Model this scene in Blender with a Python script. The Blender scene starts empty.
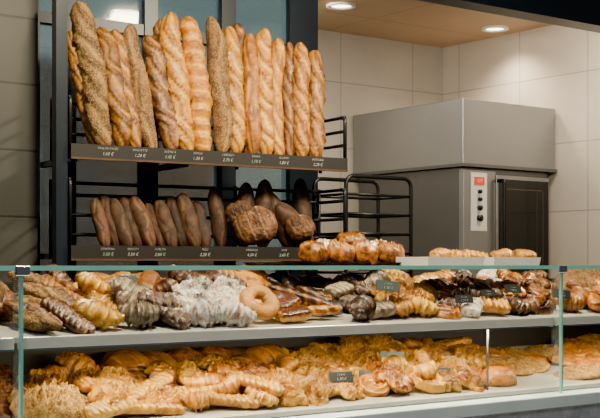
import bpy, math, random
from mathutils import Vector, Matrix, noise, Euler
random.seed(11)
H=1.35; F=1200.0
CX,CY=-1.107,-2.545
COL=bpy.context.scene.collection
bpy.context.scene.view_settings.look='AgX - Punchy'
# ---------------------------------------------------------------- survey helpers
def rd(px):
    a=(px-300)/F
    return (.6+.8*a, .8-.6*a)
def on_y(px,py,Y):
    dx,dy=rd(px); d=(Y-CY)/dy
    return Vector((CX+d*dx, Y, H+(265-py)*d/F))
TH=math.radians(-5.7); RO=Vector((.575,.9,0))
RE=Vector((math.cos(TH),math.sin(TH),0)); RN=Vector((-math.sin(TH),math.cos(TH),0))
def on_rack(px,py,o):
    dx,dy=rd(px)
    d=(o-(CX-RO.x)*RN.x-(CY-RO.y)*RN.y)/(dx*RN.x+dy*RN.y)
    return Vector((CX+d*dx,CY+d*dy,H+(265-py)*d/F))
# ---------------------------------------------------------------- materials
def newmat(n):
    m=bpy.data.materials.new(n); m.use_nodes=True
    nt=m.node_tree; b=nt.nodes['Principled BSDF']
    return m,nt,b
def plain(n,col,rough=.5,metal=0,emit=0,bump=0,var=.12,scale=6):
    m,nt,b=newmat(n)
    no=nt.nodes.new('ShaderNodeTexNoise'); no.inputs['Scale'].default_value=scale; no.inputs['Detail'].default_value=4
    tc=nt.nodes.new('ShaderNodeTexCoord')
    nt.links.new(tc.outputs['Object'],no.inputs['Vector'])
    b.inputs['Roughness'].default_value=rough
    r=nt.nodes.new('ShaderNodeValToRGB'); r.color_ramp.elements[0].position=.3; r.color_ramp.elements[1].position=.7
    r.color_ramp.elements[0].color=[c*(1-var) for c in col]+[1]; r.color_ramp.elements[1].color=[min(1,c*(1+var)) for c in col]+[1]
    nt.links.new(no.outputs['Fac'],r.inputs['Fac']); nt.links.new(r.outputs['Color'],b.inputs['Base Color'])
    b.inputs['Metallic'].default_value=metal
    if emit:
        b.inputs['Emission Color'].default_value=list(col)+[1]; b.inputs['Emission Strength'].default_value=emit
    return m
def tile(n,ax,c1,c2,mortar,w,h,rough=.3,off=0.0,msize=.004):
    m,nt,b=newmat(n)
    tc=nt.nodes.new('ShaderNodeTexCoord'); sp=nt.nodes.new('ShaderNodeSeparateXYZ'); cb=nt.nodes.new('ShaderNodeCombineXYZ')
    nt.links.new(tc.outputs['Object'],sp.inputs[0])
    nt.links.new(sp.outputs[ax[0]],cb.inputs[0]); nt.links.new(sp.outputs[ax[1]],cb.inputs[1])
    br=nt.nodes.new('ShaderNodeTexBrick'); nt.links.new(cb.outputs[0],br.inputs['Vector'])
    br.offset=off; br.inputs['Scale'].default_value=1; br.inputs['Brick Width'].default_value=w; br.inputs['Row Height'].default_value=h
    br.inputs['Mortar Size'].default_value=msize; br.inputs['Color1'].default_value=(*c1,1); br.inputs['Color2'].default_value=(*c2,1); br.inputs['Mortar'].default_value=(*mortar,1)
    no=nt.nodes.new('ShaderNodeTexNoise'); no.inputs['Scale'].default_value=3; no.inputs['Detail'].default_value=6
    nt.links.new(tc.outputs['Object'],no.inputs['Vector'])
    mx=nt.nodes.new('ShaderNodeMix'); mx.data_type='RGBA'; mx.blend_type='MULTIPLY'; mx.inputs[0].default_value=.3
    nt.links.new(br.outputs['Color'],mx.inputs[6]); nt.links.new(no.outputs['Fac'],mx.inputs[7]); nt.links.new(mx.outputs[2],b.inputs['Base Color'])
    b.inputs['Roughness'].default_value=rough
    bu=nt.nodes.new('ShaderNodeBump'); bu.invert=True; bu.inputs['Strength'].default_value=.3; bu.inputs['Distance'].default_value=.003
    nt.links.new(br.outputs['Fac'],bu.inputs['Height']); nt.links.new(bu.outputs['Normal'],b.inputs['Normal'])
    return m
def crust(n,base,dark,pale,rough=.5,speck=None,sugar=0.0,sc=30,bump=.6,coat=0):
    """baked crust: attribute 'score' = pale opened dough, 'char' = dark baked ridges, plus blotchy browning"""
    m,nt,b=newmat(n); L=nt.links.new
    tc=nt.nodes.new('ShaderNodeTexCoord'); oi=nt.nodes.new('ShaderNodeObjectInfo')
    ad=nt.nodes.new('ShaderNodeVectorMath'); ad.operation='ADD'; sc1=nt.nodes.new('ShaderNodeVectorMath'); sc1.operation='SCALE'; sc1.inputs[3].default_value=.7
    cmb=nt.nodes.new('ShaderNodeCombineXYZ'); L(oi.outputs['Random'],cmb.inputs[0]); L(oi.outputs['Random'],cmb.inputs[2]); L(cmb.outputs[0],sc1.inputs[0])
    L(tc.outputs['Object'],ad.inputs[0]); L(sc1.outputs[0],ad.inputs[1])
    no=nt.nodes.new('ShaderNodeTexNoise'); no.inputs['Scale'].default_value=sc; no.inputs['Detail'].default_value=7; no.inputs['Roughness'].default_value=.62; L(ad.outputs[0],no.inputs['Vector'])
    r=nt.nodes.new('ShaderNodeValToRGB'); r.color_ramp.elements[0].position=.42; r.color_ramp.elements[1].position=.58
    r.color_ramp.elements[0].color=(*dark,1); r.color_ramp.elements[1].color=(*base,1); L(no.outputs['Fac'],r.inputs['Fac'])
    at=nt.nodes.new('ShaderNodeAttribute'); at.attribute_name='score'
    fine=nt.nodes.new('ShaderNodeTexNoise'); fine.inputs['Scale'].default_value=sc*6; fine.inputs['Detail'].default_value=4; L(ad.outputs[0],fine.inputs['Vector'])
    rg=nt.nodes.new('ShaderNodeMath'); rg.operation='MULTIPLY_ADD'; L(fine.outputs['Fac'],rg.inputs[0]); rg.inputs[1].default_value=1.6; rg.inputs[2].default_value=-.1
    mm=nt.nodes.new('ShaderNodeMath'); mm.operation='MULTIPLY'; mm.use_clamp=True; L(at.outputs['Fac'],mm.inputs[0]); L(rg.outputs[0],mm.inputs[1])
    mx=nt.nodes.new('ShaderNodeMix'); mx.data_type='RGBA'; L(mm.outputs[0],mx.inputs[0]); L(r.outputs['Color'],mx.inputs[6]); mx.inputs[7].default_value=(*pale,1)
    ac=nt.nodes.new('ShaderNodeAttribute'); ac.attribute_name='char'
    mc=nt.nodes.new('ShaderNodeMath'); mc.operation='MULTIPLY'; mc.use_clamp=True; L(ac.outputs['Fac'],mc.inputs[0]); L(rg.outputs[0],mc.inputs[1])
    mk_=nt.nodes.new('ShaderNodeMix'); mk_.data_type='RGBA'; L(mc.outputs[0],mk_.inputs[0]); L(mx.outputs[2],mk_.inputs[6]); mk_.inputs[7].default_value=(*[c*.5 for c in dark],1)
    hv=nt.nodes.new('ShaderNodeHueSaturation'); ma=nt.nodes.new('ShaderNodeMapRange'); ma.inputs[3].default_value=.65; ma.inputs[4].default_value=1.2
    L(oi.outputs['Random'],ma.inputs[0]); L(ma.outputs[0],hv.inputs['Value']); L(mk_.outputs[2],hv.inputs['Color'])
    out=hv.outputs['Color']
    if speck:
        n4=nt.nodes.new('ShaderNodeTexNoise'); n4.inputs['Scale'].default_value=sc*10; n4.inputs['Detail'].default_value=2; L(ad.outputs[0],n4.inputs['Vector'])
        r2=nt.nodes.new('ShaderNodeValToRGB'); r2.color_ramp.elements[0].position=.56; r2.color_ramp.elements[1].position=.64; L(n4.outputs['Fac'],r2.inputs['Fac'])
        m2=nt.nodes.new('ShaderNodeMix'); m2.data_type='RGBA'; L(r2.outputs['Color'],m2.inputs[0]); L(out,m2.inputs[6]); m2.inputs[7].default_value=(*speck,1); out=m2.outputs[2]
    if sugar:
        n3=nt.nodes.new('ShaderNodeTexNoise'); n3.inputs['Scale'].default_value=sc*1.6; n3.inputs['Detail'].default_value=8; n3.inputs['Roughness'].default_value=.7; L(ad.outputs[0],n3.inputs['Vector'])
        r3=nt.nodes.new('ShaderNodeValToRGB'); r3.color_ramp.elements[0].position=.62-sugar*.22; r3.color_ramp.elements[1].position=.78-sugar*.2; L(n3.outputs['Fac'],r3.inputs['Fac'])
        m3=nt.nodes.new('ShaderNodeMix'); m3.data_type='RGBA'; L(r3.outputs['Color'],m3.inputs[0]); L(out,m3.inputs[6]); m3.inputs[7].default_value=(.74,.71,.66,1); out=m3.outputs[2]
    L(out,b.inputs['Base Color']); b.inputs['Roughness'].default_value=rough
    if coat: b.inputs['Coat Weight'].default_value=coat; b.inputs['Coat Roughness'].default_value=.2
    bu=nt.nodes.new('ShaderNodeBump'); bu.inputs['Strength'].default_value=bump; bu.inputs['Distance'].default_value=.004
    L(fine.outputs['Fac'],bu.inputs['Height']); L(bu.outputs['Normal'],b.inputs['Normal'])
    return m
def glassmat(n,tint,alpha,rough=.03):
    m,nt,b=newmat(n); b.inputs['Base Color'].default_value=(*tint,1); b.inputs['Alpha'].default_value=alpha
    b.inputs['Roughness'].default_value=rough; b.inputs['IOR'].default_value=1.45
    return m
M={}
M['black']=plain('black_metal',(.010,.011,.014),.4,.3)
M['board']=plain('chalk_board',(.012,.010,.011),.5)
M['wood']=plain('dark_wood',(.07,.03,.014),.5,var=.3,scale=12)
M['frame']=plain('dark_frame',(.012,.018,.030),.35,.2)
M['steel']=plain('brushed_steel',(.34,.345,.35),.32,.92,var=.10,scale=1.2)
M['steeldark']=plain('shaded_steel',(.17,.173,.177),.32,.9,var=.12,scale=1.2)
M['chrome']=plain('chrome',(.6,.62,.64),.2,1)
M['foil']=plain('silver_tray',(.92,.93,.94),.3,.15,var=.04)
M['shelf']=plain('pale_shelf',(.44,.43,.38),.35,var=.06)
M['rail']=plain('brushed_rail',(.66,.67,.63),.26,.25,var=.06)
M['ledge']=plain('ledge',(.70,.83,.90),.3,.1,var=.08)
M['marble']=plain('pale_stone',(.80,.86,.88),.4,var=.25,scale=25)  # near-black colour stands in for the shade inside the case
M['casein']=plain('case_shade',(.014,.012,.011),.5)
M['bench']=plain('dark_bench',(.03,.03,.035),.4)
M['white']=plain('white_enamel',(.80,.78,.70),.4,var=.03)
M['chalk']=plain('chalk_white',(.62,.62,.6),.8,var=.05)
M['chalky']=plain('chalk_green',(.42,.62,.5),.8,var=.05)
M['tag']=plain('tag_slate',(.012,.016,.018),.5)
M['taggrey']=plain('tag_greygreen',(.05,.075,.075),.5)
M['red']=plain('red_display',(.75,.05,.02),.4,emit=.6)
M['ovenglass']=plain('oven_glass',(.008,.008,.009),.06)
M['ovenin']=plain('oven_inner_frame',(.10,.085,.07),.3,.5)
M['bulb']=plain('lamp_glow',(1,.9,.72),.5,emit=14)
M['gedge']=plain('green_glass_edge_glow',(.16,.42,.38),.2,emit=.16)  # slight emission put in so the edge looks lit; not a lamp
M['glass']=glassmat('clear_glass',(.8,.9,.88),.04)
M['pane']=glassmat('blue_window_glass',(.085,.16,.23),.60,.06)
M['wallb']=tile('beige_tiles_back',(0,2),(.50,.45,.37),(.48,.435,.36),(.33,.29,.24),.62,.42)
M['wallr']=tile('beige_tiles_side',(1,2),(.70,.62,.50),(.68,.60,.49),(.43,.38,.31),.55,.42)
M['pillar']=tile('grey_stone_tiles',(0,2),(.055,.053,.049),(.045,.044,.041),(.018,.017,.016),.9,.215,.45)
M['ceil']=tile('tan_ceiling_panels',(0,1),(.58,.37,.19),(.54,.34,.175),(.28,.17,.09),1.2,.6,.5)
M['floor']=tile('floor_tiles',(0,1),(.16,.15,.14),(.14,.13,.12),(.07,.07,.07),.5,.5,.4)
C=crust
M['gold']=C('golden_crust',(.62,.265,.014),(.33,.105,.006),(.82,.47,.055),.38,coat=.2)
M['goldlight']=C('light_golden_crust',(.76,.40,.028),(.50,.21,.014),(.88,.60,.11),.42,coat=.1)
M['amber']=C('glossy_amber_crust',(.52,.17,.009),(.15,.034,.004),(.80,.42,.04),.25,coat=.45)
M['brown']=C('brown_crust',(.24,.083,.015),(.08,.023,.006),(.52,.27,.07),.45,coat=.1)
M['brownflour']=C('floury_brown_crust',(.20,.078,.022),(.07,.024,.007),(.34,.19,.08),.7,sugar=.08)
M['rust']=C('rusty_crust',(.42,.155,.018),(.18,.052,.009),(.70,.38,.085),.48,coat=.1)
M['bagold']=C('baguette_golden_crust',(.60,.245,.012),(.34,.11,.006),(.80,.46,.06),.40,coat=.15)
M['bagbrown']=C('baguette_brown_crust',(.40,.14,.012),(.18,.052,.006),(.70,.37,.05),.45,coat=.08)
M['darkloaf']=C('dark_loaf_crust',(.065,.025,.011),(.02,.008,.004),(.15,.07,.03),.75,bump=.3)
M['darkloaf2']=C('dark_red_loaf_crust',(.11,.042,.016),(.04,.015,.006),(.22,.11,.045),.75,bump=.3)
M['seeded']=C('seeded_crust',(.24,.115,.03),(.10,.040,.010),(.50,.30,.10),.7,speck=(.50,.31,.11),bump=1)
M['choc']=C('chocolate_pastry_crust',(.10,.032,.010),(.018,.006,.004),(.50,.21,.035),.28,coat=.35)
M['sugar']=C('sugared_crust',(.46,.24,.08),(.26,.12,.04),(.5,.3,.15),.75,sugar=1.15)
M['sugardark']=C('sugared_dark_crust',(.09,.036,.018),(.03,.012,.008),(.32,.16,.08),.5,sugar=.42)
M['greybun']=C('ash_dusted_crust',(.34,.26,.16),(.13,.085,.045),(.62,.50,.34),.42,sugar=.2,coat=.2)
M['donut']=C('doughnut_crust',(.58,.25,.03),(.40,.15,.012),(.78,.46,.12),.45,sugar=.12)
M['jam']=C('danish_crust',(.78,.38,.016),(.46,.165,.008),(.88,.63,.085),.28,coat=.35)
M['cookie']=C('crumb_crust',(.50,.28,.06),(.24,.11,.022),(.62,.40,.14),.8,speck=(.66,.43,.13),bump=1)
# ---------------------------------------------------------------- mesh helpers
def mk(name,vs,fs,mat=None,smooth=False,score=None,char=None,parent=None,loc=None):
    me=bpy.data.meshes.new(name); me.from_pydata([tuple(v) for v in vs],[],fs); me.update()
    if smooth:
        for p in me.polygons: p.use_smooth=True
    if score is not None:
        a=me.attributes.new('score','FLOAT','POINT'); a.data.foreach_set('value',score)
    if char is not None:
        a=me.attributes.new('char','FLOAT','POINT'); a.data.foreach_set('value',char)
    if mat: me.materials.append(M[mat])
    o=bpy.data.objects.new(name,me); COL.objects.link(o)
    if parent: o.parent=parent
    if loc: o.location=loc
    return o
def roughen(o,a1,a2,seed,f1=22,f2=75):
    me=o.data; nn=[v.normal.copy() for v in me.vertices]; s=Vector((seed*1.7,seed*.6,seed))
    for v,n in zip(me.vertices,nn):
        c=v.co.copy(); v.co=c+n*(a1*noise.noise(c*f1+s)+a2*noise.noise(c*f2+s)+a2*.8*noise.noise(c*f2*2.3+s))
    me.update()
def boxes(bl):
    vs=[];fs=[]
    for (x0,y0,z0,x1,y1,z1) in bl:
        k=len(vs); vs+=[(x0,y0,z0),(x1,y0,z0),(x1,y1,z0),(x0,y1,z0),(x0,y0,z1),(x1,y0,z1),(x1,y1,z1),(x0,y1,z1)]
        fs+=[tuple(k+i for i in f) for f in ((3,2,1,0),(4,5,6,7),(0,1,5,4),(1,2,6,5),(2,3,7,6),(3,0,4,7))]
    return vs,fs
def box(name,bl,mat,parent=None,bevel=0):
    if not isinstance(bl,list): bl=[bl]
    o=mk(name,*boxes(bl),mat=mat,parent=parent)
    if bevel:
        md=o.modifiers.new('b','BEVEL'); md.width=bevel; md.segments=3; md.limit_method='ANGLE'
    return o
def tube_geo(path,r,n=8,vs=None,fs=None):
    vs=[] if vs is None else vs; fs=[] if fs is None else fs
    P=[Vector(p) for p in path]; base=len(vs); up=Vector((0,0,1)); prev=None
    for i,p in enumerate(P):
        t=(P[min(i+1,len(P)-1)]-P[max(i-1,0)]).normalized()
        if prev is None:
            a=up if abs(t.z)<.9 else Vector((1,0,0)); x=t.cross(a).normalized()
        else: x=(prev-t*prev.dot(t)).normalized()
        prev=x; y=t.cross(x)
        for k in range(n):
            g=2*math.pi*k/n; vs.append(p+(x*math.cos(g)+y*math.sin(g))*r)
    for i in range(len(P)-1):
        for k in range(n):
            a=base+i*n+k; b=base+i*n+(k+1)%n; fs.append((a,b,b+n,a+n))
    fs.append(tuple(base+k for k in range(n))[::-1]); fs.append(tuple(base+(len(P)-1)*n+k for k in range(n)))
    return vs,fs
def tube(name,path,r,mat,parent=None,n=8):
    return mk(name,*tube_geo(path,r,n),mat=mat,smooth=True,parent=parent)
def rounded(pts,r=.03,k=5):
    P=[Vector(p) for p in pts]; out=[P[0]]
    for i in range(1,len(P)-1):
        a=(P[i-1]-P[i]).normalized()*r; b=(P[i+1]-P[i]).normalized()*r
        for j in range(k+1):
            t=j/k; out.append(P[i]+a*(1-t)**2+b*t**2)
    out.append(P[-1]); return out
def empty(name,loc=(0,0,0),rz=0):
    o=bpy.data.objects.new(name,None); o.location=loc; o.rotation_euler=(0,0,rz); COL.objects.link(o); return o
def top(o,label,cat,group=None,kind=None):
    o['label']=label; o['category']=cat
    if group: o['group']=group
    if kind: o['kind']=kind
    return o
def struct(o,label,cat):
    o['kind']='structure'; o['label']=label; o['category']=cat; return o
_tc={}
def text(s,size,mat,parent,mtx,name='lettering'):
    key=(s,size,mat)
    if key not in _tc:
        cu=bpy.data.curves.new('t','FONT'); cu.body=s; cu.size=size; cu.align_x='CENTER'; cu.align_y='CENTER'; cu.extrude=.0003; cu.resolution_u=2; cu.shear=.25; cu.offset=-.0003
        t=bpy.data.objects.new('t',cu); COL.objects.link(t); bpy.context.view_layer.update()
        me=bpy.data.meshes.new_from_object(t.evaluated_get(bpy.context.evaluated_depsgraph_get()))
        bpy.data.objects.remove(t); me.materials.clear(); me.materials.append(M[mat]); _tc[key]=me
    o=bpy.data.objects.new(name,_tc[key]); COL.objects.link(o); o.parent=parent; o.matrix_local=mtx; return o
UPRIGHT=Matrix.Rotation(math.pi/2,4,'X')
# ---------------------------------------------------------------- food meshes
def grid_faces(nl,na,cap=False):
    fs=[]
    for i in range(nl):
        for k in range(na):
            a=i*na+k;b=i*na+(k+1)%na; fs.append((a,b,b+na,a+na))
    if cap: fs.append(tuple(range(na))[::-1]); fs.append(tuple(nl*na+k for k in range(na)))
    return fs
def loaf(name,L,R,kind,mat,seed,bend=0,flat=1.0,N=None,taper=None,lump=1.0):
    """baguette / batard along +Z, scored on its -Y side"""
    nl=N or max(40,int(L*300)); na=28; vs=[];sc=[];ch=[]
    tp=taper or ((5,7,9)[seed%3] if L>.3 else 2.3)
    rp=.066+.022*((seed*37)%10)/10
    for i in range(nl+1):
        t=i/nl; e=max(0,1-abs(2*t-1)**tp)**.55
        if L>.3: e*=.90+.10*math.sin(math.pi*t)
        for k in range(na):
            a=2*math.pi*k/na; fr=-math.sin(a)
            r=R*e; s=0; c_=0
            if kind=='scored':
                per=L/rp; jit=.55*noise.noise(Vector((seed*2.2,t*7,0)))
                ph=(t*per+math.cos(a+.2)*.95+jit)%1.0
                w=max(0,min(1,(fr+.05)*2.2)); lip=abs(ph-.5)*2
                op=max(0,1-lip*2.1); edge=max(0,1-abs(ph-.80)*7)
                r*=1+w*(-.13*op**.5+.20*edge); s=w*min(1,op*1.8)
                c_=w*max(0,1-abs(ph-.80)*6)*1.3
            elif kind=='twist':
                per=L/.046; ph=(t*per+a/(2*math.pi))%1.0; lip=abs(ph-.5)*2
                r*=1+.18*(lip**.6)-.12; s=max(0,1-lip*2.2); c_=max(0,lip-.70)*3.2
            elif kind=='slash':
                c=abs(math.cos(a)+.35*math.sin(t*9+seed)); w=max(0,fr-.4)*1.7*(abs((t*3.1)%1-.5)<.42); s=w*max(0,1-c*4); r*=1-.14*s; c_=w*max(0,1-abs(c-.35)*6)
            nz=noise.noise(Vector((math.cos(a)*1.5+seed*3.1,math.sin(a)*1.5,t*L*14)))
            n2=noise.noise(Vector((math.cos(a)*4+seed,math.sin(a)*4,t*L*90)))
            n3=noise.noise(Vector((math.cos(a)*9+seed,math.sin(a)*9,t*L*230)))
            r*=1+(.14*nz+.06*n2+.06*n3)*lump
            bx=bend*math.sin(math.pi*t)+ (.016 if L>.3 else .003)*noise.noise(Vector((seed,0,t*3)))
            vs.append((r*math.cos(a)+bx, r*math.sin(a)*flat, t*L)); sc.append(max(0,min(1,s))); ch.append(max(0,min(1,c_)))
    return mk(name,vs,grid_faces(nl,na),mat,True,sc,ch)
def croissant(name,mat,seed,rc=.042,rb=.026,sweep=85,seg=7,h=1.0):
    nl=96; na=22; vs=[];sc=[];ch=[]
    for i in range(nl+1):
        t=i/nl; u=2*t-1; ang=math.radians(sweep)*u
        prof=max(.0,1-abs(u)**1.35)**.8*.9+.1*max(0,1-abs(u)**10)
        cx,cy=math.sin(ang)*rc*1.15, -math.cos(ang)*rc
        for k in range(na):
            a=2*math.pi*k/na
            ph=(abs(u)**.9*seg*.5+.5+.25*math.cos(a+.4)+.18*noise.noise(Vector((a,seed,u*4))))%1.0
            rr=rb*prof*(1+.46*(1-ph)**1.5-.16)
            s=max(0,(ph-.5))*2.0; c_=max(0,1-ph*3.2)*1.2
            rr*=1+.08*noise.noise(Vector((t*9+seed*5,math.cos(a)*1.3,math.sin(a)*1.3)))
            d=math.cos(a)*rr*1.08; z=math.sin(a)*rr*h
            vs.append((cx+math.sin(ang)*d, cy-math.cos(ang)*d+rc*.6, z+rb*h*.85)); sc.append(min(1,s)); ch.append(min(1,c_))
    o=mk(name,vs,grid_faces(nl,na),mat,True,sc,ch); roughen(o,.0015,.0012,seed); return o
def donut(name,mat,seed,R=.036,r=.021):
    vs=[];fs=[];sc=[];n1,n2=48,20
    for i in range(n1):
        A=2*math.pi*i/n1
        for k in range(n2):
            a=2*math.pi*k/n2; rr=r*(1+.06*noise.noise(Vector((math.cos(A)*2+seed,math.sin(A)*2,math.cos(a)))))
            x=R+rr*math.cos(a); vs.append((x*math.cos(A),x*math.sin(A),rr*math.sin(a)*.85+r*.85)); sc.append(max(0,1-abs(math.sin(a))*4)*.6)
    for i in range(n1):
        for k in range(n2):
            fs.append((i*n2+k,((i+1)%n1)*n2+k,((i+1)%n1)*n2+(k+1)%n2,i*n2+(k+1)%n2))
    o=mk(name,vs,fs,mat,True,sc); roughen(o,.002,.0008,seed); return o
def disc(name,mat,seed,R=.05,h=.03,mode='spiral',ax=1.0,rg=1.0):
    vs=[];fs=[];sc=[];ch=[];nr,na=32,80
    for i in range(nr+1):
        q=i/nr
        for k in range(na):
            A=2*math.pi*k/na; s=0; c_=0
            edge=1+.08*noise.noise(Vector((math.cos(A)*1.5+seed*2,math.sin(A)*1.5,seed)))
            if mode=='flaky': edge*=1+.14*math.cos(5*A+seed)*q+.07*math.cos(9*A+seed*2)*q
            if mode=='ribbed': edge*=1+.05*math.cos(14*A)*q
            x,y=math.cos(A)*R*q*edge*ax,math.sin(A)*R*q*edge
            z=h*max(0,1-q**(3.2 if mode!='cookie' else 6))**.5
            if mode=='spiral':
                ph=(q*3.2-A/(2*math.pi))%1; z=z*(.64+.42*math.sin(math.pi*ph)); s=max(0,1-abs(ph-.05)*5) if q>.25 else 0
                c_=max(0,1-abs(ph-.5)*4)*.8*(q>.25)
                if q<.3: z*=.8; s=1
                z*=.85+.15*q
            elif mode=='flaky':
                ph=(q*5.4+.45*math.sin(3*A+seed)+.7*noise.noise(Vector((x*45,y*45,seed))))%1
                z*=.50+.70*(1-ph)**1.4; s=max(0,ph-.5)*2; c_=max(0,1-ph*3.0)*1.2
            elif mode=='ribbed':
                w=min(1,q*2.2); rb_=abs(math.sin(7*A+.3*math.sin(q*6+seed))); z*=1-.32*w*(1-rb_); s=w*max(0,.55-rb_)*1.8; c_=w*max(0,rb_-.75)*4
                if q<.22: s=.9
            elif mode=='filled':
                rim=max(0,1-abs(q-.78)*5); z=h*(.45+.55*rim)*max(0,1-q**8)**.5
                z*=1+.25*noise.noise(Vector((x*90,y*90,seed)))
                if q<.58: c_=1.3
                else: s=max(0,.6-rim)*.6
            elif mode=='cookie':
                z*=1+.40*noise.noise(Vector((x*90+seed,y*90,0)))+.25*noise.noise(Vector((x*220+seed,y*220,0)))
            elif mode=='boule':
                c=abs(math.sin(x/R*5+y/R*2+seed)); s=max(0,1-c*4.0)*.8*(q<.9); z*=1-.10*s; c_=max(0,1-abs(c-.55)*3)*.7*(q<.92)
                z*=1+.10*noise.noise(Vector((x*30,y*30,seed)))
            else:
                z*=1+.08*noise.noise(Vector((x*40,y*40,seed))); s=max(0,q-.8)*2.5
            vs.append((x,y,z)); sc.append(min(1,s)); ch.append(min(1.3,c_))
    for i in range(nr):
        for k in range(na):
            a=i*na+k;b=i*na+(k+1)%na; fs.append((a,a+na,b+na,b))
    fs.append(tuple(nr*na+k for k in range(na))[::-1])
    o=mk(name,vs,fs,mat,True,sc,ch)
    roughen(o,.003*rg,.0016*rg,seed); return o
def slab(name,mat,seed,L=.11,W=.065,h=.04,folds=5,diag=.5,glaze=False):
    nl,na=76,28; vs=[];sc=[];ch=[]
    for i in range(nl+1):
        t=i/nl; u=2*t-1; e=max(0,1-abs(u)**7)**.5
        for k in range(na):
            a=2*math.pi*k/na; c,s_=math.cos(a),math.sin(a)
            sx=math.copysign(abs(c)**.6,c); sz=math.copysign(abs(s_)**.6,s_)
            ph=(t*folds+diag*sx*.5+.25*noise.noise(Vector((t*4,c*1.5,seed))))%1; topf=max(0,s_)
            if glaze: ph=.45
            g=1+topf*(.46*(1-ph)**1.4-.14)
            nz=1+.12*noise.noise(Vector((t*5+seed*3,c,s_)))
            y=sx*W/2*(.45+.55*e)*nz; z=sz*h/2*(.35+.65*e)*g*nz+h/2
            vs.append((u*L/2,y,z))
            if glaze:
                sc.append(.8 if s_<.1 else 0); ch.append(1.6 if s_>.35+.2*noise.noise(Vector((t*12,seed,c))) and abs(u)<.9 else 0)
            else:
                sc.append(min(1,topf*max(0,ph-.5)*2.2)); ch.append(topf*max(0,1-ph*3.0)*1.2)
    o=mk(name,vs,grid_faces(nl,na,True),mat,True,sc,ch); roughen(o,.0025,.0014,seed); return o
# ---------------------------------------------------------------- room shell
XR=4.62; YW=3.455; ZC=H+1.49
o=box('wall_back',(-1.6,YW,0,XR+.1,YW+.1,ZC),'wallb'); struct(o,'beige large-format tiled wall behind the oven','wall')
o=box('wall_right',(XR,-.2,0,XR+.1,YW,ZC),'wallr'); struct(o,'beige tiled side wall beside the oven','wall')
o=box('ceiling',(-1.6,1.3,ZC,XR+.1,YW+.1,ZC+.08),'ceil'); struct(o,'tan wooden panelled ceiling with recessed lights','ceiling')
o=box('floor',(-3,-4,-.05,XR+.1,YW+.1,0),'floor'); struct(o,'dark grey tiled shop floor','floor')
xp=on_y(38,0,1.1).x
o=box('wall_left',(-1.6,1.1,0,xp,1.5,ZC),'pillar'); struct(o,'grey stone-tiled pillar beside the bread rack','pillar')
YF=1.35
def post(p0,p1): 
    x0=on_y(p0,0,YF).x; x1=on_y(p1,0,YF).x; return (x0,YF,0.0,x1,YF+.06,2.55)
ps=[post(*w) for w in [(36,40),(145,158),(222,236),(290,318)]]; mid=post(62,76)
fr=ps+[mid]
w=box('window_1',fr+[(ps[0][0],YF+.005,2.2,ps[-1][3],YF+.055,2.24),(ps[0][0],YF,0,ps[-1][3],YF+.06,.12)],'frame'); struct(w,'dark framed glass partition behind the bread racks','window')
edges=sorted(fr,key=lambda b:b[0])
for a,b in zip(edges[:-1],edges[1:]):
    box('window_pane',(a[3],YF+.025,.12,b[0],YF+.033,2.55),'pane',parent=w)
o=box('trim_1',(xp-.3,YF-.03,2.535,XR,YF+.09,ZC),'frame'); struct(o,'dark header beam above the opening','beam')
for px,py in((341,5),(495,28)):
    dx,dy=rd(px); d=(ZC-H)*F/(265-py); X,Y=CX+d*dx,CY+d*dy
    vs=[];fs=[]
    prof=[(.085,0),(.085,-.012),(.062,-.012),(.055,.0)]
    for i in range(32):
        A=2*math.pi*i/32
        for r,z in prof: vs.append((r*math.cos(A),r*math.sin(A),z))
    for i in range(32):
        for k in range(3): fs.append((i*4+k,i*4+k+1,((i+1)%32)*4+k+1,((i+1)%32)*4+k))
    ring=mk('recessed_downlight',vs,fs,'white',True,loc=(X,Y,ZC)); top(ring,'round white recessed ceiling downlight, lit','ceiling light','ceiling downlights')
    vs=[(math.cos(2*math.pi*i/32)*.058,math.sin(2*math.pi*i/32)*.058,-.004) for i in range(32)]
    mk('bulb',vs,[tuple(range(32))[::-1]],'bulb',parent=ring)
    l=bpy.data.lights.new('spot','SPOT'); l.energy=75; l.color=(1,.84,.64); l.spot_size=math.radians(130); l.spot_blend=.8; l.shadow_soft_size=.06
    lo=bpy.data.objects.new('downlight_beam',l); lo.location=(0,0,-.03); lo.parent=ring; COL.objects.link(lo)
# ---------------------------------------------------------------- oven with hood
XO=3.813; YO=2.443
ov=empty('combination_oven',(XO,YO,0)); top(ov,'stainless steel baking oven under a large extraction hood','oven')
W=XR-XO-.01; D=YW-YO-.01
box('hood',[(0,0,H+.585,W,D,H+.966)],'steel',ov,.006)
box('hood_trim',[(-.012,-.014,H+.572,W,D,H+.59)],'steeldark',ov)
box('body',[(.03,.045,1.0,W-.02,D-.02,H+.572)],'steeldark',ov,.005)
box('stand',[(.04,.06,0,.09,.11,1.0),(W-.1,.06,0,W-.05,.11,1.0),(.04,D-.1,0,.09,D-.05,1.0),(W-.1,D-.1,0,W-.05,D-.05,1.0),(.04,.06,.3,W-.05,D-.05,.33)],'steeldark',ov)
cp=box('control_panel',[(.01,.005,1.05,.275,.045,H+.555)],'steel',ov,.003)
pw=box('panel_face',[(.065,-.001,1.55,.195,.006,1.890)],'white',cp)
box('display',[(.09,-.006,1.82,.17,.0,1.865)],'red',cp)
for i,z in enumerate((1.78,1.735,1.685,1.625)):
    k=tube('knob',[(.130,-.001,z),(.130,-.018,z)],(.012,.012,.016,.020)[i],'ovenglass',cp,16)
    k['label']='round black control knob'
text('220',.028,'white',cp,Matrix.Translation((.130,-.0065,1.843))@UPRIGHT)
dr=box('door',[(.282,.005,1.02,.745,.03,H+.535)],'steel',ov,.004)
box('door_window',[(.305,-.003,1.06,.728,.006,H+.51)],'ovenglass',dr)
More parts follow.
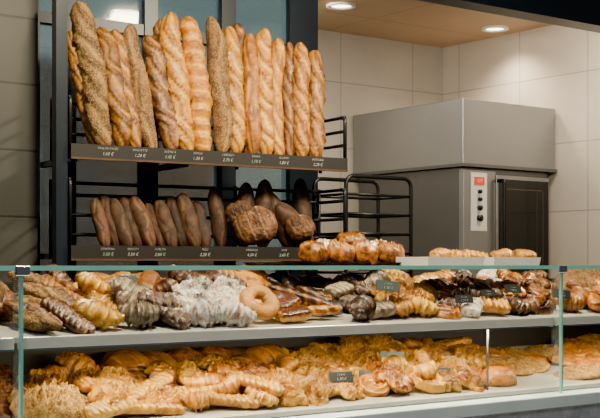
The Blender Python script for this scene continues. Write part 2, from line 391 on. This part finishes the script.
box('window_trim',[(.35,-.0045,1.2,.68,-.0028,1.206),(.35,-.0045,1.80,.68,-.0028,1.806),(.35,-.0045,1.2,.356,-.0028,1.806),(.674,-.0045,1.2,.68,-.0028,1.806),(.62,-.0045,1.2,.624,-.0028,1.806)],'ovenin',dr)
tube('handle',rounded([(.297,.006,1.85),(.297,-.045,1.85),(.297,-.045,1.35),(.297,.006,1.35)],.02),.011,'black',dr)
# ---------------------------------------------------------------- bread racks
LEN=(on_rack(345,0,0)-RO).dot(RE)
Rz=TH
def rack(name,zb,depth,side_z,label,hb=.042,L=LEN):
    e=empty(name,(RO.x,RO.y,zb),Rz); top(e,label,'bread rack')
    box('shelf_plank',(0.0,.0,.012,L,depth,.03),'wood',e)
    b=box('label_board',(-.002,-.014,0,L+.002,0,hb),'board',e)
    box('board_edge',(-.002,-.016,-.006,L+.002,.0,0),'wood',e)
    for z in side_z:
        pts=rounded([(0,0.0,z),(0,depth,z),(L,depth,z),(L,0.0,z)],.045,6)
        tube('guard_rail',pts,.006,'black',e)
    for x in (0,L*.36,L*.66,L):
        tube('upright',[(x,depth+.006,0),(x,depth+.006,side_z[-1]+.01)],.007,'black',e)
    for x in (0,L): tube('upright',rounded([(x,.0,.0),(x,.0,side_z[-1]),(x,.03,side_z[-1])],.02),.007,'black',e)
    for x in (.06,L*.45):
        yb=(YF-RO.y)+x*math.tan(-TH)
        box('bracket',(x,depth-.01,.0,x+.02,yb/math.cos(TH)-.002,.02),'black',e)
    return e,b
zU=H+.339; zL=H+.020
ru,bu_=rack('bread_rack',zU,.16,(.09,.14,.19),'black metal bread rack with chalk price board, holding baguettes')
rl,bl_=rack('bread_rack',zL,.17,(.08,.145,.21,.25),'black metal bread rack with chalk price board, holding dark loaves')
box('side_post',(-.045,.0,-(zL),-.008,.04,1.2),'frame',rl)
words_u=[(108,'PAN DE PAGES','1,60 €'),(140,'BAGUETTE','1,20 €'),(170,'RUSTICA','1,45 €'),(198,'ESPIGA','1,30 €'),(228,'CEREALES','2,75 €'),(256,'BARRA','1,10 €'),(284,'SESAMO','1,80 €'),(318,'INTEGRAL','2,25 €')]
words_l=[(108,'CENTENO','3,50 €'),(133,'NUECES','3,50 €'),(160,'ESPELTA','2,80 €'),(205,'MAIZ','2,20 €'),(252,'HOGAZA','4,50 €'),(284,'PAN','2,60 €')]
for ws,b in((words_u,bu_),(words_l,bl_)):
    for px,a,c in ws:
        x=(on_rack(px,0,-.015)-RO).dot(RE)
        text(a,.0105,'chalk',b,Matrix.Translation((x,-.0145,.031))@UPRIGHT)
        text(c,.0145,'chalky' if len(a)%2 else 'chalk',b,Matrix.Translation((x,-.0145,.014))@UPRIGHT)
def lean(o,p0,p1,roll=0):
    zd=(p1-p0).normalized(); aw=Vector((.6,.8,0)); yv=(aw-zd*aw.dot(zd)).normalized(); xv=yv.cross(zd)
    m=Matrix.Identity(4)
    for r in range(3): m[r][0]=xv[r];m[r][1]=yv[r];m[r][2]=zd[r];m[r][3]=p0[r]
    o.matrix_world=m@Matrix.Rotation(roll,4,'Z')
bag=[
(78,4,106,23,'scored','seeded','wide rustic baguette with rough seeded crust',.05),
(100,30,122,19,'scored','bagbrown','rustic reddish-brown scored baguette',.045),
(114,32,137,18,'scored','rust','rustic reddish-brown scored baguette',.06),
(130,27,154,18,'slash','seeded','seeded greyish-brown baguette',.045),
(147,38,173,20,'scored','brown','dark brown scored baguette',.045),
(160,22,180,17,'scored','brown','dark brown scored baguette',.085),
(171,15,189,22,'scored','bagold','bright golden baguette with pale scores',.04),
(187,19,205,21,'twist','bagold','golden twisted baguette with spiral ridges',.045),
(210,19,222,20,'slash','seeded','straight grey-brown seeded baguette',.05),
(229,29,236,19,'scored','bagold','golden brown baguette with pale cuts',.05),
(238,26,246,17,'scored','brown','dark brown scored baguette',.085),
(250,36,253,18,'slash','bagbrown','floury golden baguette',.05),
(265,31,266,20,'scored','bagold','glossy golden scored baguette',.045),
(278,41,280,17,'scored','bagold','golden baguette with pale cuts',.06),
(289,45,290,16,'scored','brown','slim brown baguette',.07),
(300,45,302,18,'scored','bagbrown','reddish-brown scored baguette',.045),
(315,53,315,19,'scored','bagbrown','golden brown scored baguette',.045)]
for i,(tx,ty,bx,wd,kd,mt,lab,off) in enumerate(bag):
    p0=on_rack(bx,139,off); p0.z=zU+.033
    p1=on_rack(tx,ty-3,off+.08)
    L=(p1-p0).length; R=wd*4.05/F/2*1.08
    o=loaf('baguette',L,R,kd,mt,i+1,bend=random.uniform(-.018,.018)); lean(o,p0,p1,random.uniform(-.5,.5))
    top(o,lab+', leaning in the rack','baguette','baguettes in the upper rack')
o=loaf('baguette',.40,.024,'scored','bagbrown',30); p0=on_rack(94,140,.1); p0.z=zU+.033; lean(o,p0,on_rack(68,22,.13)); top(o,'reddish-brown baguette tucked behind the seeded one','baguette','baguettes in the upper rack')
low=[(94,200,107,14),(102,196,118,16),(112,200,129,16),(121,198,140,17),(133,198,152,17),(146,205,164,16),(157,202,174,17),(169,198,185,17),(181,195,197,18),(195,203,207,15)]
for i,(tx,ty,bx,wd) in enumerate(low):
    off=.045+.025*(i%2)
    p0=on_rack(bx,247,off); p0.z=zL+.033; p1=on_rack(tx,ty-2,off+.075)
    L=(p1-p0).length; R=wd*3.95/F/2
    o=loaf('bread_loaf',L,R,'slash',('darkloaf2','darkloaf','darkloaf2','darkloaf')[i%4],i+40,N=40,taper=3.6,lump=.45); lean(o,p0,p1,random.uniform(-.8,.8))
    top(o,'small dark reddish-brown oval loaf standing in the rack','bread','dark loaves in the lower rack')
for i,(tx,ty,bx,wd,o_,m_) in enumerate([(246,182,243,20,.13,'darkloaf'),(265,179,262,21,.13,'darkloaf'),(276,203,312,24,.09,'darkloaf2'),(300,178,305,20,.14,'darkloaf'),(213,186,222,16,.13,'darkloaf'),(268,192,292,20,.12,'darkloaf')]):
    p0=on_rack(bx,243,o_-.03); p0.z=zL+.033; p1=on_rack(tx,ty,o_)
    o=loaf('bread_loaf',(p1-p0).length,wd*4.05/F/2,'slash',m_,i+60,N=40,taper=3.0,lump=.5); lean(o,p0,p1,random.uniform(-.6,.6))
    top(o,'tall dark brown loaf standing behind the round loaves','bread','dark loaves in the lower rack')
for px,py,r,rz,mt,ax,of in((256,227,21,-38,'brownflour',1.12,.035),(299,229,16,-20,'brownflour',1.05,.045),(240,216,15,-50,'darkloaf2',1.0,.09)):
    o=disc('round_loaf',mt,px,R=r*4.0/F,h=.05,mode='boule',ax=ax,rg=2)
    c=on_rack(px,py,of); c.z=max(c.z,zL+.03+r*4.0/F*.93)
    o.matrix_world=Matrix.Translation(c)@Matrix.Rotation(math.radians(rz),4,'Z')@Matrix.Rotation(math.radians(66),4,'X')
    top(o,'round dark brown rustic loaf with scored lines, propped up','bread','round loaves in the lower rack')
# ---------------------------------------------------------------- tray trolley
tx0=on_y(346,0,1.0).x; tx1=on_y(411,0,1.0).x; zt=H+87*4.7/F
tr=empty('tray_trolley',(tx0,1.0,0)); top(tr,'black tubular metal tray trolley with rounded frames','trolley')
Wt=tx1-tx0
for y in(.0,.20): tube('frame',rounded([(0,y,.05),(0,y,zt),(Wt,y,zt),(Wt,y,.05)],.04,6),.008,'black',tr)
for k in range(5):
    z=zt-.07-k*.075
    for y in(.0,.20): tube('rail',[(0,y,z),(Wt,y,z)],.006,'black',tr)
    for x in(0,Wt): tube('rail',[(x,0,z),(x,.20,z)],.005,'black',tr)
for x in(0,Wt):
    for y in(0,.20): 
        c=disc('castor','black',1,R=.04,h=.02,mode='bun'); c.parent=tr; c.location=(x,y-.01,.04); c.rotation_euler=(math.pi/2,0,0)
# ---------------------------------------------------------------- back bench
o=empty('work_bench',(1.5,.60,0)); top(o,'dark low work bench behind the display counter','bench')
box('bench_top',(-2.6,0,H-.36,1.1,.2,H-.33),'bench',o); box('bench_body',(-2.58,.02,0,1.08,.18,H-.36),'bench',o)
# ---------------------------------------------------------------- display counter
X0,X1=-1.2,3.6; XA=0.0; XB=on_y(553,0,0).x
SD=.50
dc=empty('display_counter',(0,0,0)); top(dc,'glass bakery display counter with two pastry shelves','display case')
zA=H-.164; zB=H-.385; RISE=.088
box('plinth',(X0,-.005,0,X1,SD+.04,H-.44),'marble',dc)
box('ledge',(X0,-.075,H-.44,X1,SD+.04,H-.40),'ledge',dc,.004)
box('front_panel',(X0,-.06,.1,X1,-.006,H-.44),'marble',dc)
def sloped(name,z,th,mat):
    vs=[(X0,.0,z-th),(X1,.0,z-th),(X1,SD,z+RISE-th),(X0,SD,z+RISE-th),(X0,0,z),(X1,0,z),(X1,SD,z+RISE),(X0,SD,z+RISE)]
    fs=[(3,2,1,0),(4,5,6,7),(0,1,5,4),(1,2,6,5),(2,3,7,6),(3,0,4,7)]
    return mk(name,vs,fs,mat,parent=dc)
sloped('shelf',zA,.012,'shelf'); sloped('shelf',zB,.012,'shelf')
for xa,xb in((X0,XA-.006),(XA+.006,XB-.006),(XB+.006,X1)):
    r_=box('shelf_rail',(xa,-.012,zA-.028,xb,.004,zA+.002),'rail',dc,.004)
    box('rail_lip',(xa,-.0135,zA-.0292,xb,-.0115,zA-.025),'chrome',r_)
box('shade_panel',(X0,SD+.01,H-.40,X1,SD+.03,H-.05),'casein',dc)  # dark sheet added to keep the case interior in shade
for xa,xb in((X0,XA-.004),(XA+.004,XB-.004),(XB+.004,X1)):
    g2=box('top_glass',(xa,-.034,H-.0075,xb,SD+.03,H-.0015),'glass',dc)
    box('glass_edge',(xa,-.0375,H-.0125,xb,-.0342,H-.0015),'gedge',g2)
for x in(XA,XB):
    g=box('divider_glass',(x-.003,-.0275,H-.40,x+.003,.004,H-.0095),'glass',dc)
    box('glass_edge',(x-.0035,-.0375,H-.40,x+.0035,-.0275,H-.0125),'gedge',g)
    box('glass_clamp',(x-.018,-.044,H-.024,x+.018,-.0375,H-.002),'chrome',dc,.003)
x=on_y(490,0,.02).x
tube('support_post',[(x,.03,zB),(x,.03,zA-.01)],.0035,'steeldark',dc)
# ---------------------------------------------------------------- pastries
def lay(o,dz):
    for v in o.data.vertices: v.co=Vector((v.co.z,v.co.x,-v.co.y+dz))
    zs=[v.co.x for v in o.data.vertices]; c=(min(zs)+max(zs))/2
    for v in o.data.vertices: v.co.x-=c
def proto(kind,mat,seed):
    if kind=='croissant': o=croissant('croissant',mat,seed)
    elif kind=='bigcroissant': o=croissant('croissant',mat,seed,rc=.050,rb=.034,sweep=78,seg=8)
    elif kind=='straight': o=croissant('croissant',mat,seed,rc=.085,rb=.027,sweep=42,seg=8)
    elif kind=='donut': o=donut('doughnut',mat,seed)
    elif kind=='danish': o=disc('danish_pastry',mat,seed,R=.05,h=.030,mode='spiral',ax=1.15)
    elif kind=='filled': o=disc('filled_pastry',mat,seed,R=.05,h=.028,mode='filled',ax=1.25)
    elif kind=='shell': o=disc('shell_pastry',mat,seed,R=.048,h=.035,mode='ribbed',ax=1.25)
    elif kind=='flaky': o=disc('danish_pastry',mat,seed,R=.055,h=.042,mode='flaky',ax=1.15)
    elif kind=='cookie': o=disc('cookie',mat,seed,R=.052,h=.026,mode='cookie')
    elif kind=='bun': o=disc('bun',mat,seed,R=.046,h=.045,mode='bun',ax=1.12)
    elif kind=='boule': o=disc('round_loaf',mat,seed,R=.08,h=.07,mode='boule')
    elif kind=='nutloaf': o=disc('nut_loaf',mat,seed,R=.08,h=.06,mode='cookie',ax=1.1)
    elif kind=='slab': o=slab('puff_pastry',mat,seed,h=.034)
    elif kind=='eclair': o=slab('glazed_pastry',mat,seed,L=.12,W=.055,h=.032,glaze=True)
    elif kind=='sheet': o=disc('crumble_cake',mat,seed,R=.075,h=.022,mode='cookie',ax=1.5)
    elif kind=='bread_bun': o=slab('rolled_bun',mat,seed,L=.095,W=.09,h=.072,folds=3.4,diag=1.3)
    elif kind=='flat': o=disc('puff_pastry',mat,seed,R=.062,h=.032,mode='flaky',ax=1.4)
    elif kind=='long': o=slab('puff_pastry',mat,seed,L=.17,W=.05,h=.032,folds=9,diag=1.0)
    elif kind=='twist': o=loaf('pastry_twist',.15,.016,'twist',mat,seed,N=60); lay(o,.015)
    elif kind=='roll': o=loaf('bread_roll',.15,.032,'scored',mat,seed,N=60,flat=.75); lay(o,.022)
    return o
_pc={}
def item(kind,mat,loc,yaw,tilt,scale,label,cat,group=None,roll=0):
    s=random.randint(1,4); key=(kind,mat,s)
    if key not in _pc: _pc[key]=proto(kind,mat,s*7+len(_pc)); o=_pc[key]
    else: o=_pc[key].copy(); COL.objects.link(o)
    if not isinstance(scale,tuple): scale=(scale*random.uniform(.9,1.1),scale*random.uniform(.9,1.1),scale*random.uniform(.85,1.1))
    o.matrix_world=Matrix.Translation(loc)@Matrix.Rotation(roll,4,'Y')@Matrix.Rotation(tilt,4,'X')@Matrix.Rotation(yaw,4,'Z')@Matrix.Diagonal((*scale,1))
    top(o,label,cat,group); return o
FOOT={'croissant':(.105,.075,.045),'bigcroissant':(.125,.09,.055),'straight':(.135,.075,.045),'donut':(.115,.11,.036),'danish':(.115,.10,.03),'filled':(.12,.10,.03),'shell':(.115,.09,.04),'flaky':(.12,.10,.04),'cookie':(.1,.1,.022),'bun':(.105,.095,.045),'slab':(.112,.07,.04),'eclair':(.112,.06,.036),'sheet':(.22,.15,.02),'flat':(.16,.11,.03),'long':(.16,.06,.03),'twist':(.12,.05,.033),'roll':(.14,.06,.05),'boule':(.16,.16,.06)}
NM={'croissant':'croissant','bigcroissant':'croissant','straight':'croissant','donut':'doughnut','danish':'danish','filled':'filled pastry','shell':'danish','flaky':'danish','cookie':'biscuit','bun':'bun','slab':'puff pastry','eclair':'glazed pastry','sheet':'crumble cake','flat':'puff pastry','long':'puff pastry','twist':'pastry twist','roll':'bread roll','boule':'bread'}
ADJ={'croissant':'small curved ridged croissant','bigcroissant':'plump ridged croissant','straight':'long ridged croissant','donut':'ring doughnut','danish':'round spiral danish pastry','filled':'flat pastry with dark filling','shell':'shell-shaped ribbed pastry','flaky':'flaky open danish pastry','cookie':'round crumbly biscuit','bun':'round smooth bun','slab':'folded puff pastry','eclair':'oblong pastry with dark glaze','sheet':'wide flat crumbly cake','flat':'wide flat puff pastry','long':'long thin puff pastry','twist':'long twisted pastry stick','roll':'oval scored bread roll','boule':'round crusty loaf'}
CN={'gold':'golden','goldlight':'light golden','amber':'glossy amber-brown','brown':'dark brown','rust':'reddish-brown','choc':'dark chocolate','sugar':'white sugar-dusted','sugardark':'dark sugar-sprinkled','greybun':'greyish dusted','donut':'golden','jam':'shiny golden','cookie':'golden','seeded':'seeded brown','darkloaf2':'dark reddish','darkloaf':'very dark'}
def cluster(z0,px0,px1,y0,y1,kinds,mats,yaw=(-1.0,1.0),tilt=(10,38),sc=.92,rowstep=None,lift=0,second=0.0):
    kinds=[kinds] if isinstance(kinds,str) else kinds; mats=[mats] if isinstance(mats,str) else mats
    fx,fy,fz=[f*sc for f in FOOT[kinds[0]]]
    y=y0+fy*.5; shelf='upper' if z0==zA else 'lower'
    def put(x,yy,zs,yw,t,s,loc_txt):
        k=random.choice(kinds); m=random.choice(mats)
        item(k,m,(x,yy,zs),yw,t,s,CN[m]+' '+ADJ[k]+loc_txt,NM[k],NM[k]+' pile on the '+shelf+' shelf',random.uniform(-.2,.2))
    while y<=y1:
        xa=on_y(px0,0,y).x+fx*.4; xb=on_y(px1,0,y).x-fx*.4
        n=max(1,int(round((xb-xa)/(fx*.86)))+1) if xb>xa else 1
        for i in range(n):
            x=(xa+(xb-xa)*i/(n-1)) if n>1 else (xa+xb)/2
            x+=random.uniform(-.012,.012); yy=max(y0+fy*.45,y+random.uniform(-.018,.018))
            t=math.radians(random.uniform(*tilt)); yw=random.uniform(*yaw)
            zs=z0+RISE*yy/SD+.003+math.sin(max(0,t-.17))*fy*.5+lift
            put(x,yy,zs,yw,t,sc*random.uniform(.88,1.08),' on the shelf')
            if random.random()<second and yy+.03<SD-.04:
                put(x+random.uniform(-.03,.03),yy+.03,zs+fz*.8,yw+random.uniform(-.8,.8),t,sc*random.uniform(.85,.98),' heaped on others')
        y+=rowstep or fy*.92
U=zA; B=0.03; T=.46
cluster(U,-60,10,B,T,['boule','roll'],['seeded','brown'],sc=.85,second=.6)
cluster(U,19,54,B,T,'roll',['seeded','brown'],yaw=(-1.2,-.6),second=.6)
cluster(U,46,86,B,T,['long','twist'],['choc','brown','rust'],yaw=(-1.3,-.7),rowstep=.045,second=.8,tilt=(20,45))
cluster(U,84,118,B,.30,['bigcroissant','flaky'],['jam','goldlight'],yaw=(-1.4,-.3),tilt=(25,50),second=.5)
cluster(U,80,150,.28,T,['slab','long','filled'],['rust','amber','gold'],second=.7)
cluster(U,116,150,B,.30,['bigcroissant','slab'],'greybun',yaw=(-.8,.8),tilt=(25,45),second=.5)
cluster(U,150,184,B,.30,['straight','slab'],['sugardark','choc'],second=.6)
cluster(U,184,240,B,.30,['slab','bigcroissant','flaky'],['sugar','sugar','sugar','sugardark'],tilt=(20,45),second=.6)
cluster(U,150,245,.30,T,['slab','long','eclair'],['rust','gold','brown'],second=.8)
cluster(U,240,276,.17,T,'donut',['donut'],tilt=(25,40),second=.5)
cluster(U,278,338,B,T,['eclair','straight','croissant','twist'],['choc','choc','amber','choc'],second=.7)
cluster(U,340,386,B,T,['bigcroissant','slab'],['sugardark','greybun'],second=.5)
cluster(U,386,432,B,T,['flaky','slab','croissant'],['gold','goldlight','jam'],tilt=(20,42),second=.6)
cluster(U,432,502,B,T,['slab','filled','croissant'],['sugardark','choc','amber','gold','sugar'],second=.6)
cluster(U,502,548,B,T,['croissant','filled','slab'],['brown','amber','choc'],second=.6)
cluster(U,559,660,B,.22,['bigcroissant','slab'],['amber','gold'],second=.5)
cluster(U,559,660,.24,T,'boule','seeded',sc=.85,tilt=(20,35))
p=on_y(257,0,.085); item('donut','donut',(p.x,.085,zA+.055),.2,math.radians(50),1.0,'golden ring doughnut leaning on the pile','doughnut','doughnut pile on the upper shelf')
Lz=zB
cluster(Lz,-60,10,B,T,'cookie','brown')
p=on_y(50,0,.10); item('nutloaf','cookie',(p.x,.10,Lz+.03),.4,.3,(1.1,.85,.9),'wide nutty crumb-topped loaf on the shelf','bread','bread pile on the lower shelf')
cluster(Lz,19,90,B,.22,'cookie','cookie',tilt=(14,30),second=.3,sc=1.05)
cluster(Lz,30,104,.23,.44,['flaky','bigcroissant'],['jam','goldlight','gold'],tilt=(20,42),second=.5)
cluster(Lz,100,150,.26,.40,['twist','long'],['choc','brown'],rowstep=.05,second=.6)
cluster(Lz,90,212,B,.26,['straight','flaky','long','croissant'],['goldlight','jam','gold','rust'],yaw=(-.7,.7),tilt=(10,34),second=.5)
cluster(Lz,112,330,.38,.47,['roll','boule'],['gold','rust'],yaw=(-.3,.3),tilt=(8,15),sc=.85)
cluster(Lz,150,215,.24,.34,['slab','eclair'],['gold','rust'],tilt=(8,24),second=.3)
cluster(Lz,212,302,B,.32,['straight','croissant','flaky','long'],['gold','goldlight','amber','jam'],tilt=(10,32),second=.45)
cluster(Lz,300,388,B,.28,['flaky','danish','flat'],['jam','goldlight','gold'],tilt=(10,34),second=.4)
cluster(Lz,320,400,.26,T,['flaky','flat'],['jam','goldlight'],tilt=(30,48),second=.7)
cluster(Lz,388,476,B,.38,['flaky','flat','croissant','filled'],['jam','gold','goldlight','amber'],tilt=(10,34),second=.4)
cluster(Lz,400,470,.36,T,['long','slab'],['gold','rust'],tilt=(8,24),second=.4)
p=on_y(497,0,.09); item('bun','rust',(p.x,.09,Lz+.02),.1,.2,(1.45,1.15,1.0),'large wide round brown bun on the shelf','bun')
cluster(Lz,480,548,.14,T,'sheet',['cookie','gold'],tilt=(8,14),sc=.7,yaw=(-.3,.3))
cluster(Lz,559,700,B,T,'sheet',['rust','cookie','gold'],tilt=(8,14),sc=.85,yaw=(-.3,.3))
# things standing on the glass top
ZT=H-.0015
def tray(px0,px1,Y,d,mat,name,label,h=.014,fl=.012):
    x0=on_y(px0,0,Y).x; x1=on_y(px1,0,Y).x
    vs=[(x0+fl,Y+fl,ZT),(x1-fl,Y+fl,ZT),(x1-fl,Y+d-fl,ZT),(x0+fl,Y+d-fl,ZT),(x0,Y,ZT+h),(x1,Y,ZT+h),(x1,Y+d,ZT+h),(x0,Y+d,ZT+h)]
    vs+=[(x0+fl,Y+fl,ZT+.003),(x1-fl,Y+fl,ZT+.003),(x1-fl,Y+d-fl,ZT+.003),(x0+fl,Y+d-fl,ZT+.003),(x0+.003,Y+.003,ZT+h),(x1-.003,Y+.003,ZT+h),(x1-.003,Y+d-.003,ZT+h),(x0+.003,Y+d-.003,ZT+h)]
    fs=[(3,2,1,0),(0,1,5,4),(1,2,6,5),(2,3,7,6),(3,0,4,7),(8,9,10,11),(9,8,12,13),(10,9,13,14),(11,10,14,15),(8,11,15,12),(4,5,13,12),(5,6,14,13),(6,7,15,14),(7,4,12,15)]
    vs=[Vector(v) for v in vs]; c=Vector(((x0+x1)/2,Y+d/2,ZT)); vs=[v-c for v in vs]
    o=mk(name,vs,fs,mat,loc=c); top(o,label,'tray'); return o
tray(294,404,.2,.26,'black','tray','shallow dark tray holding golden buns on the glass top',.01)
for px,y,z,yw,k in((312,.26,0,.5,'bread_bun'),(338,.25,0,-.7,'bread_bun'),(363,.25,0,.9,'bread_bun'),(388,.27,0,-.5,'bread_bun'),(325,.38,.006,1.3,'bread_bun'),(351,.36,.030,-.3,'bread_bun'),(377,.38,.008,.9,'bread_bun')):
    p=on_y(px,0,y); s_=random.uniform(.84,.94)
    item(k,'amber',(p.x,y,ZT+.008+z),yw,random.uniform(.15,.4),(s_,s_*random.uniform(.9,1),.92*s_),'glossy amber-brown rolled bun with dark stripes on the tray','bun','rolled buns on the counter top',random.uniform(-.2,.2))
for i,(a,b) in enumerate(((428,485),(494,541))):
    tray(a,b,.08,.2,'foil','tray','silvery white tray with small pastries on the glass top',.026,.004)
for px,k in((440,'slab'),(457,'croissant'),(474,'slab'),(504,'croissant'),(524,'slab')):
    p=on_y(px,0,.17); item(k,'gold',(p.x,.17+random.uniform(-.02,.02),ZT+.020),random.uniform(-.8,.8),.3,.76,'golden glazed pastry sitting on a silvery tray','puff pastry','small pastries on the trays')
# price tags
tags=[(388,286,.05,zA,'taggrey','1,50 €',22),(464,299,.04,zA,'tag','1,20 €',17),(513,289,.06,zA,'tag','1,80 €',16),(561,294,.04,zA,'tag','2,00 €',18),(128,279,.20,zA,'taggrey','1,40 €',15),
(392,357,.20,zB,'taggrey','1,60 €',22),(341,377,.07,zB,'tag','1,30 €',22),(368,375,.12,zB,'tag','1,30 €',17),(443,373,.09,zB,'tag','1,50 €',22),(160,380,.18,zB,'tag','1,20 €',18),(488,293,.05,zA,'tag','1,10 €',14)]
for px,py,y,zs,mt,tx,w_ in tags:
    p=on_y(px,py,y); d=(y-CY)/rd(px)[1]; w2=w_*d/F/2/.86; h2=w2*.42
    e=empty('price_tag',p); top(e,'small dark slate price tag with white chalk lettering among the pastries','price tag','price tags on the shelves')
    e.rotation_euler=(math.radians(-18),math.radians(random.uniform(-5,9)),math.radians(-18))
    pl=box('plate',(-w2,-.0015,-h2,w2,.0015,h2),mt,e)
    text(tx,h2*.75,'chalk',pl,Matrix.Translation((0,-.0022,-h2*.4))@UPRIGHT)
    text('Crema',h2*.6,'chalk',pl,Matrix.Translation((0,-.0022,h2*.45))@UPRIGHT)
    zb=zs+RISE*y/SD
    tube('pin',[(0,0.003,-h2*.5),(0,.003,min(-h2,zb-p.z+.005))],.0008,'steel',e,6)
# ---------------------------------------------------------------- lights
def area(name,loc,target,size,energy,col):
    l=bpy.data.lights.new(name,'AREA'); l.energy=energy; l.size=size; l.color=col
    o=bpy.data.objects.new(name,l); o.location=loc; COL.objects.link(o)
    o.rotation_euler=(Vector(target)-Vector(loc)).to_track_quat('-Z','Y').to_euler(); return o
area('street_daylight',(-1.8,-2.2,3.0),(1,.2,1.1),1.0,56,(.92,.96,1))
area('counter_lamp',(.5,-.25,2.6),(.6,.5,1.3),.2,86,(1,.86,.56))
area('counter_lamp',(1.9,-.2,2.6),(1.8,.4,1.2),.2,90,(1,.86,.56))
area('room_fill',(2.9,2.9,2.78),(3.6,2.9,1.0),.6,30,(1,.88,.72))  # unseen fill light added, set back so the oven front stays shaded
area('wall_fill',(4.0,1.8,2.75),(4.6,2.0,1.2),.5,30,(1,.88,.74))  # unseen area fill aimed at the side wall, no fixture there
area('back_room_fill',(.9,2.4,2.6),(.9,3.2,1.8),.8,60,(.85,.93,1))  # cool fill light added to brighten the view through the panes
for a in (XA-.5,.5,1.3,2.2):
    l=bpy.data.lights.new('case_strip','AREA'); l.shape='RECTANGLE'; l.size=.75; l.size_y=.02; l.energy=6.5; l.color=(1,.84,.56)
    o=bpy.data.objects.new('case_strip',l); o.location=(a,.02,zA-.034); COL.objects.link(o); o.rotation_euler=(math.radians(14),0,0)
wd=bpy.data.worlds.new('world'); bpy.context.scene.world=wd; wd.use_nodes=True
wn=wd.node_tree; bg=wn.nodes['Background']; bg.inputs[1].default_value=.24
tc=wn.nodes.new('ShaderNodeTexCoord'); no=wn.nodes.new('ShaderNodeTexNoise'); no.inputs['Scale'].default_value=2.5
rp=wn.nodes.new('ShaderNodeValToRGB'); rp.color_ramp.elements[0].color=(.15,.2,.28,1); rp.color_ramp.elements[1].color=(.9,.94,1,1); rp.color_ramp.elements[0].position=.4; rp.color_ramp.elements[1].position=.65
wn.links.new(tc.outputs['Generated'],no.inputs['Vector']); wn.links.new(no.outputs['Fac'],rp.inputs['Fac']); wn.links.new(rp.outputs['Color'],bg.inputs[0])
# ---------------------------------------------------------------- camera
cd=bpy.data.cameras.new('camera'); cd.sensor_width=36; cd.lens=36*F/600; cd.shift_y=56/600
co=bpy.data.objects.new('camera',cd); co.location=(CX,CY,H); co.rotation_euler=(math.pi/2,0,-math.atan2(.6,.8)); COL.objects.link(co)
bpy.context.scene.camera=co
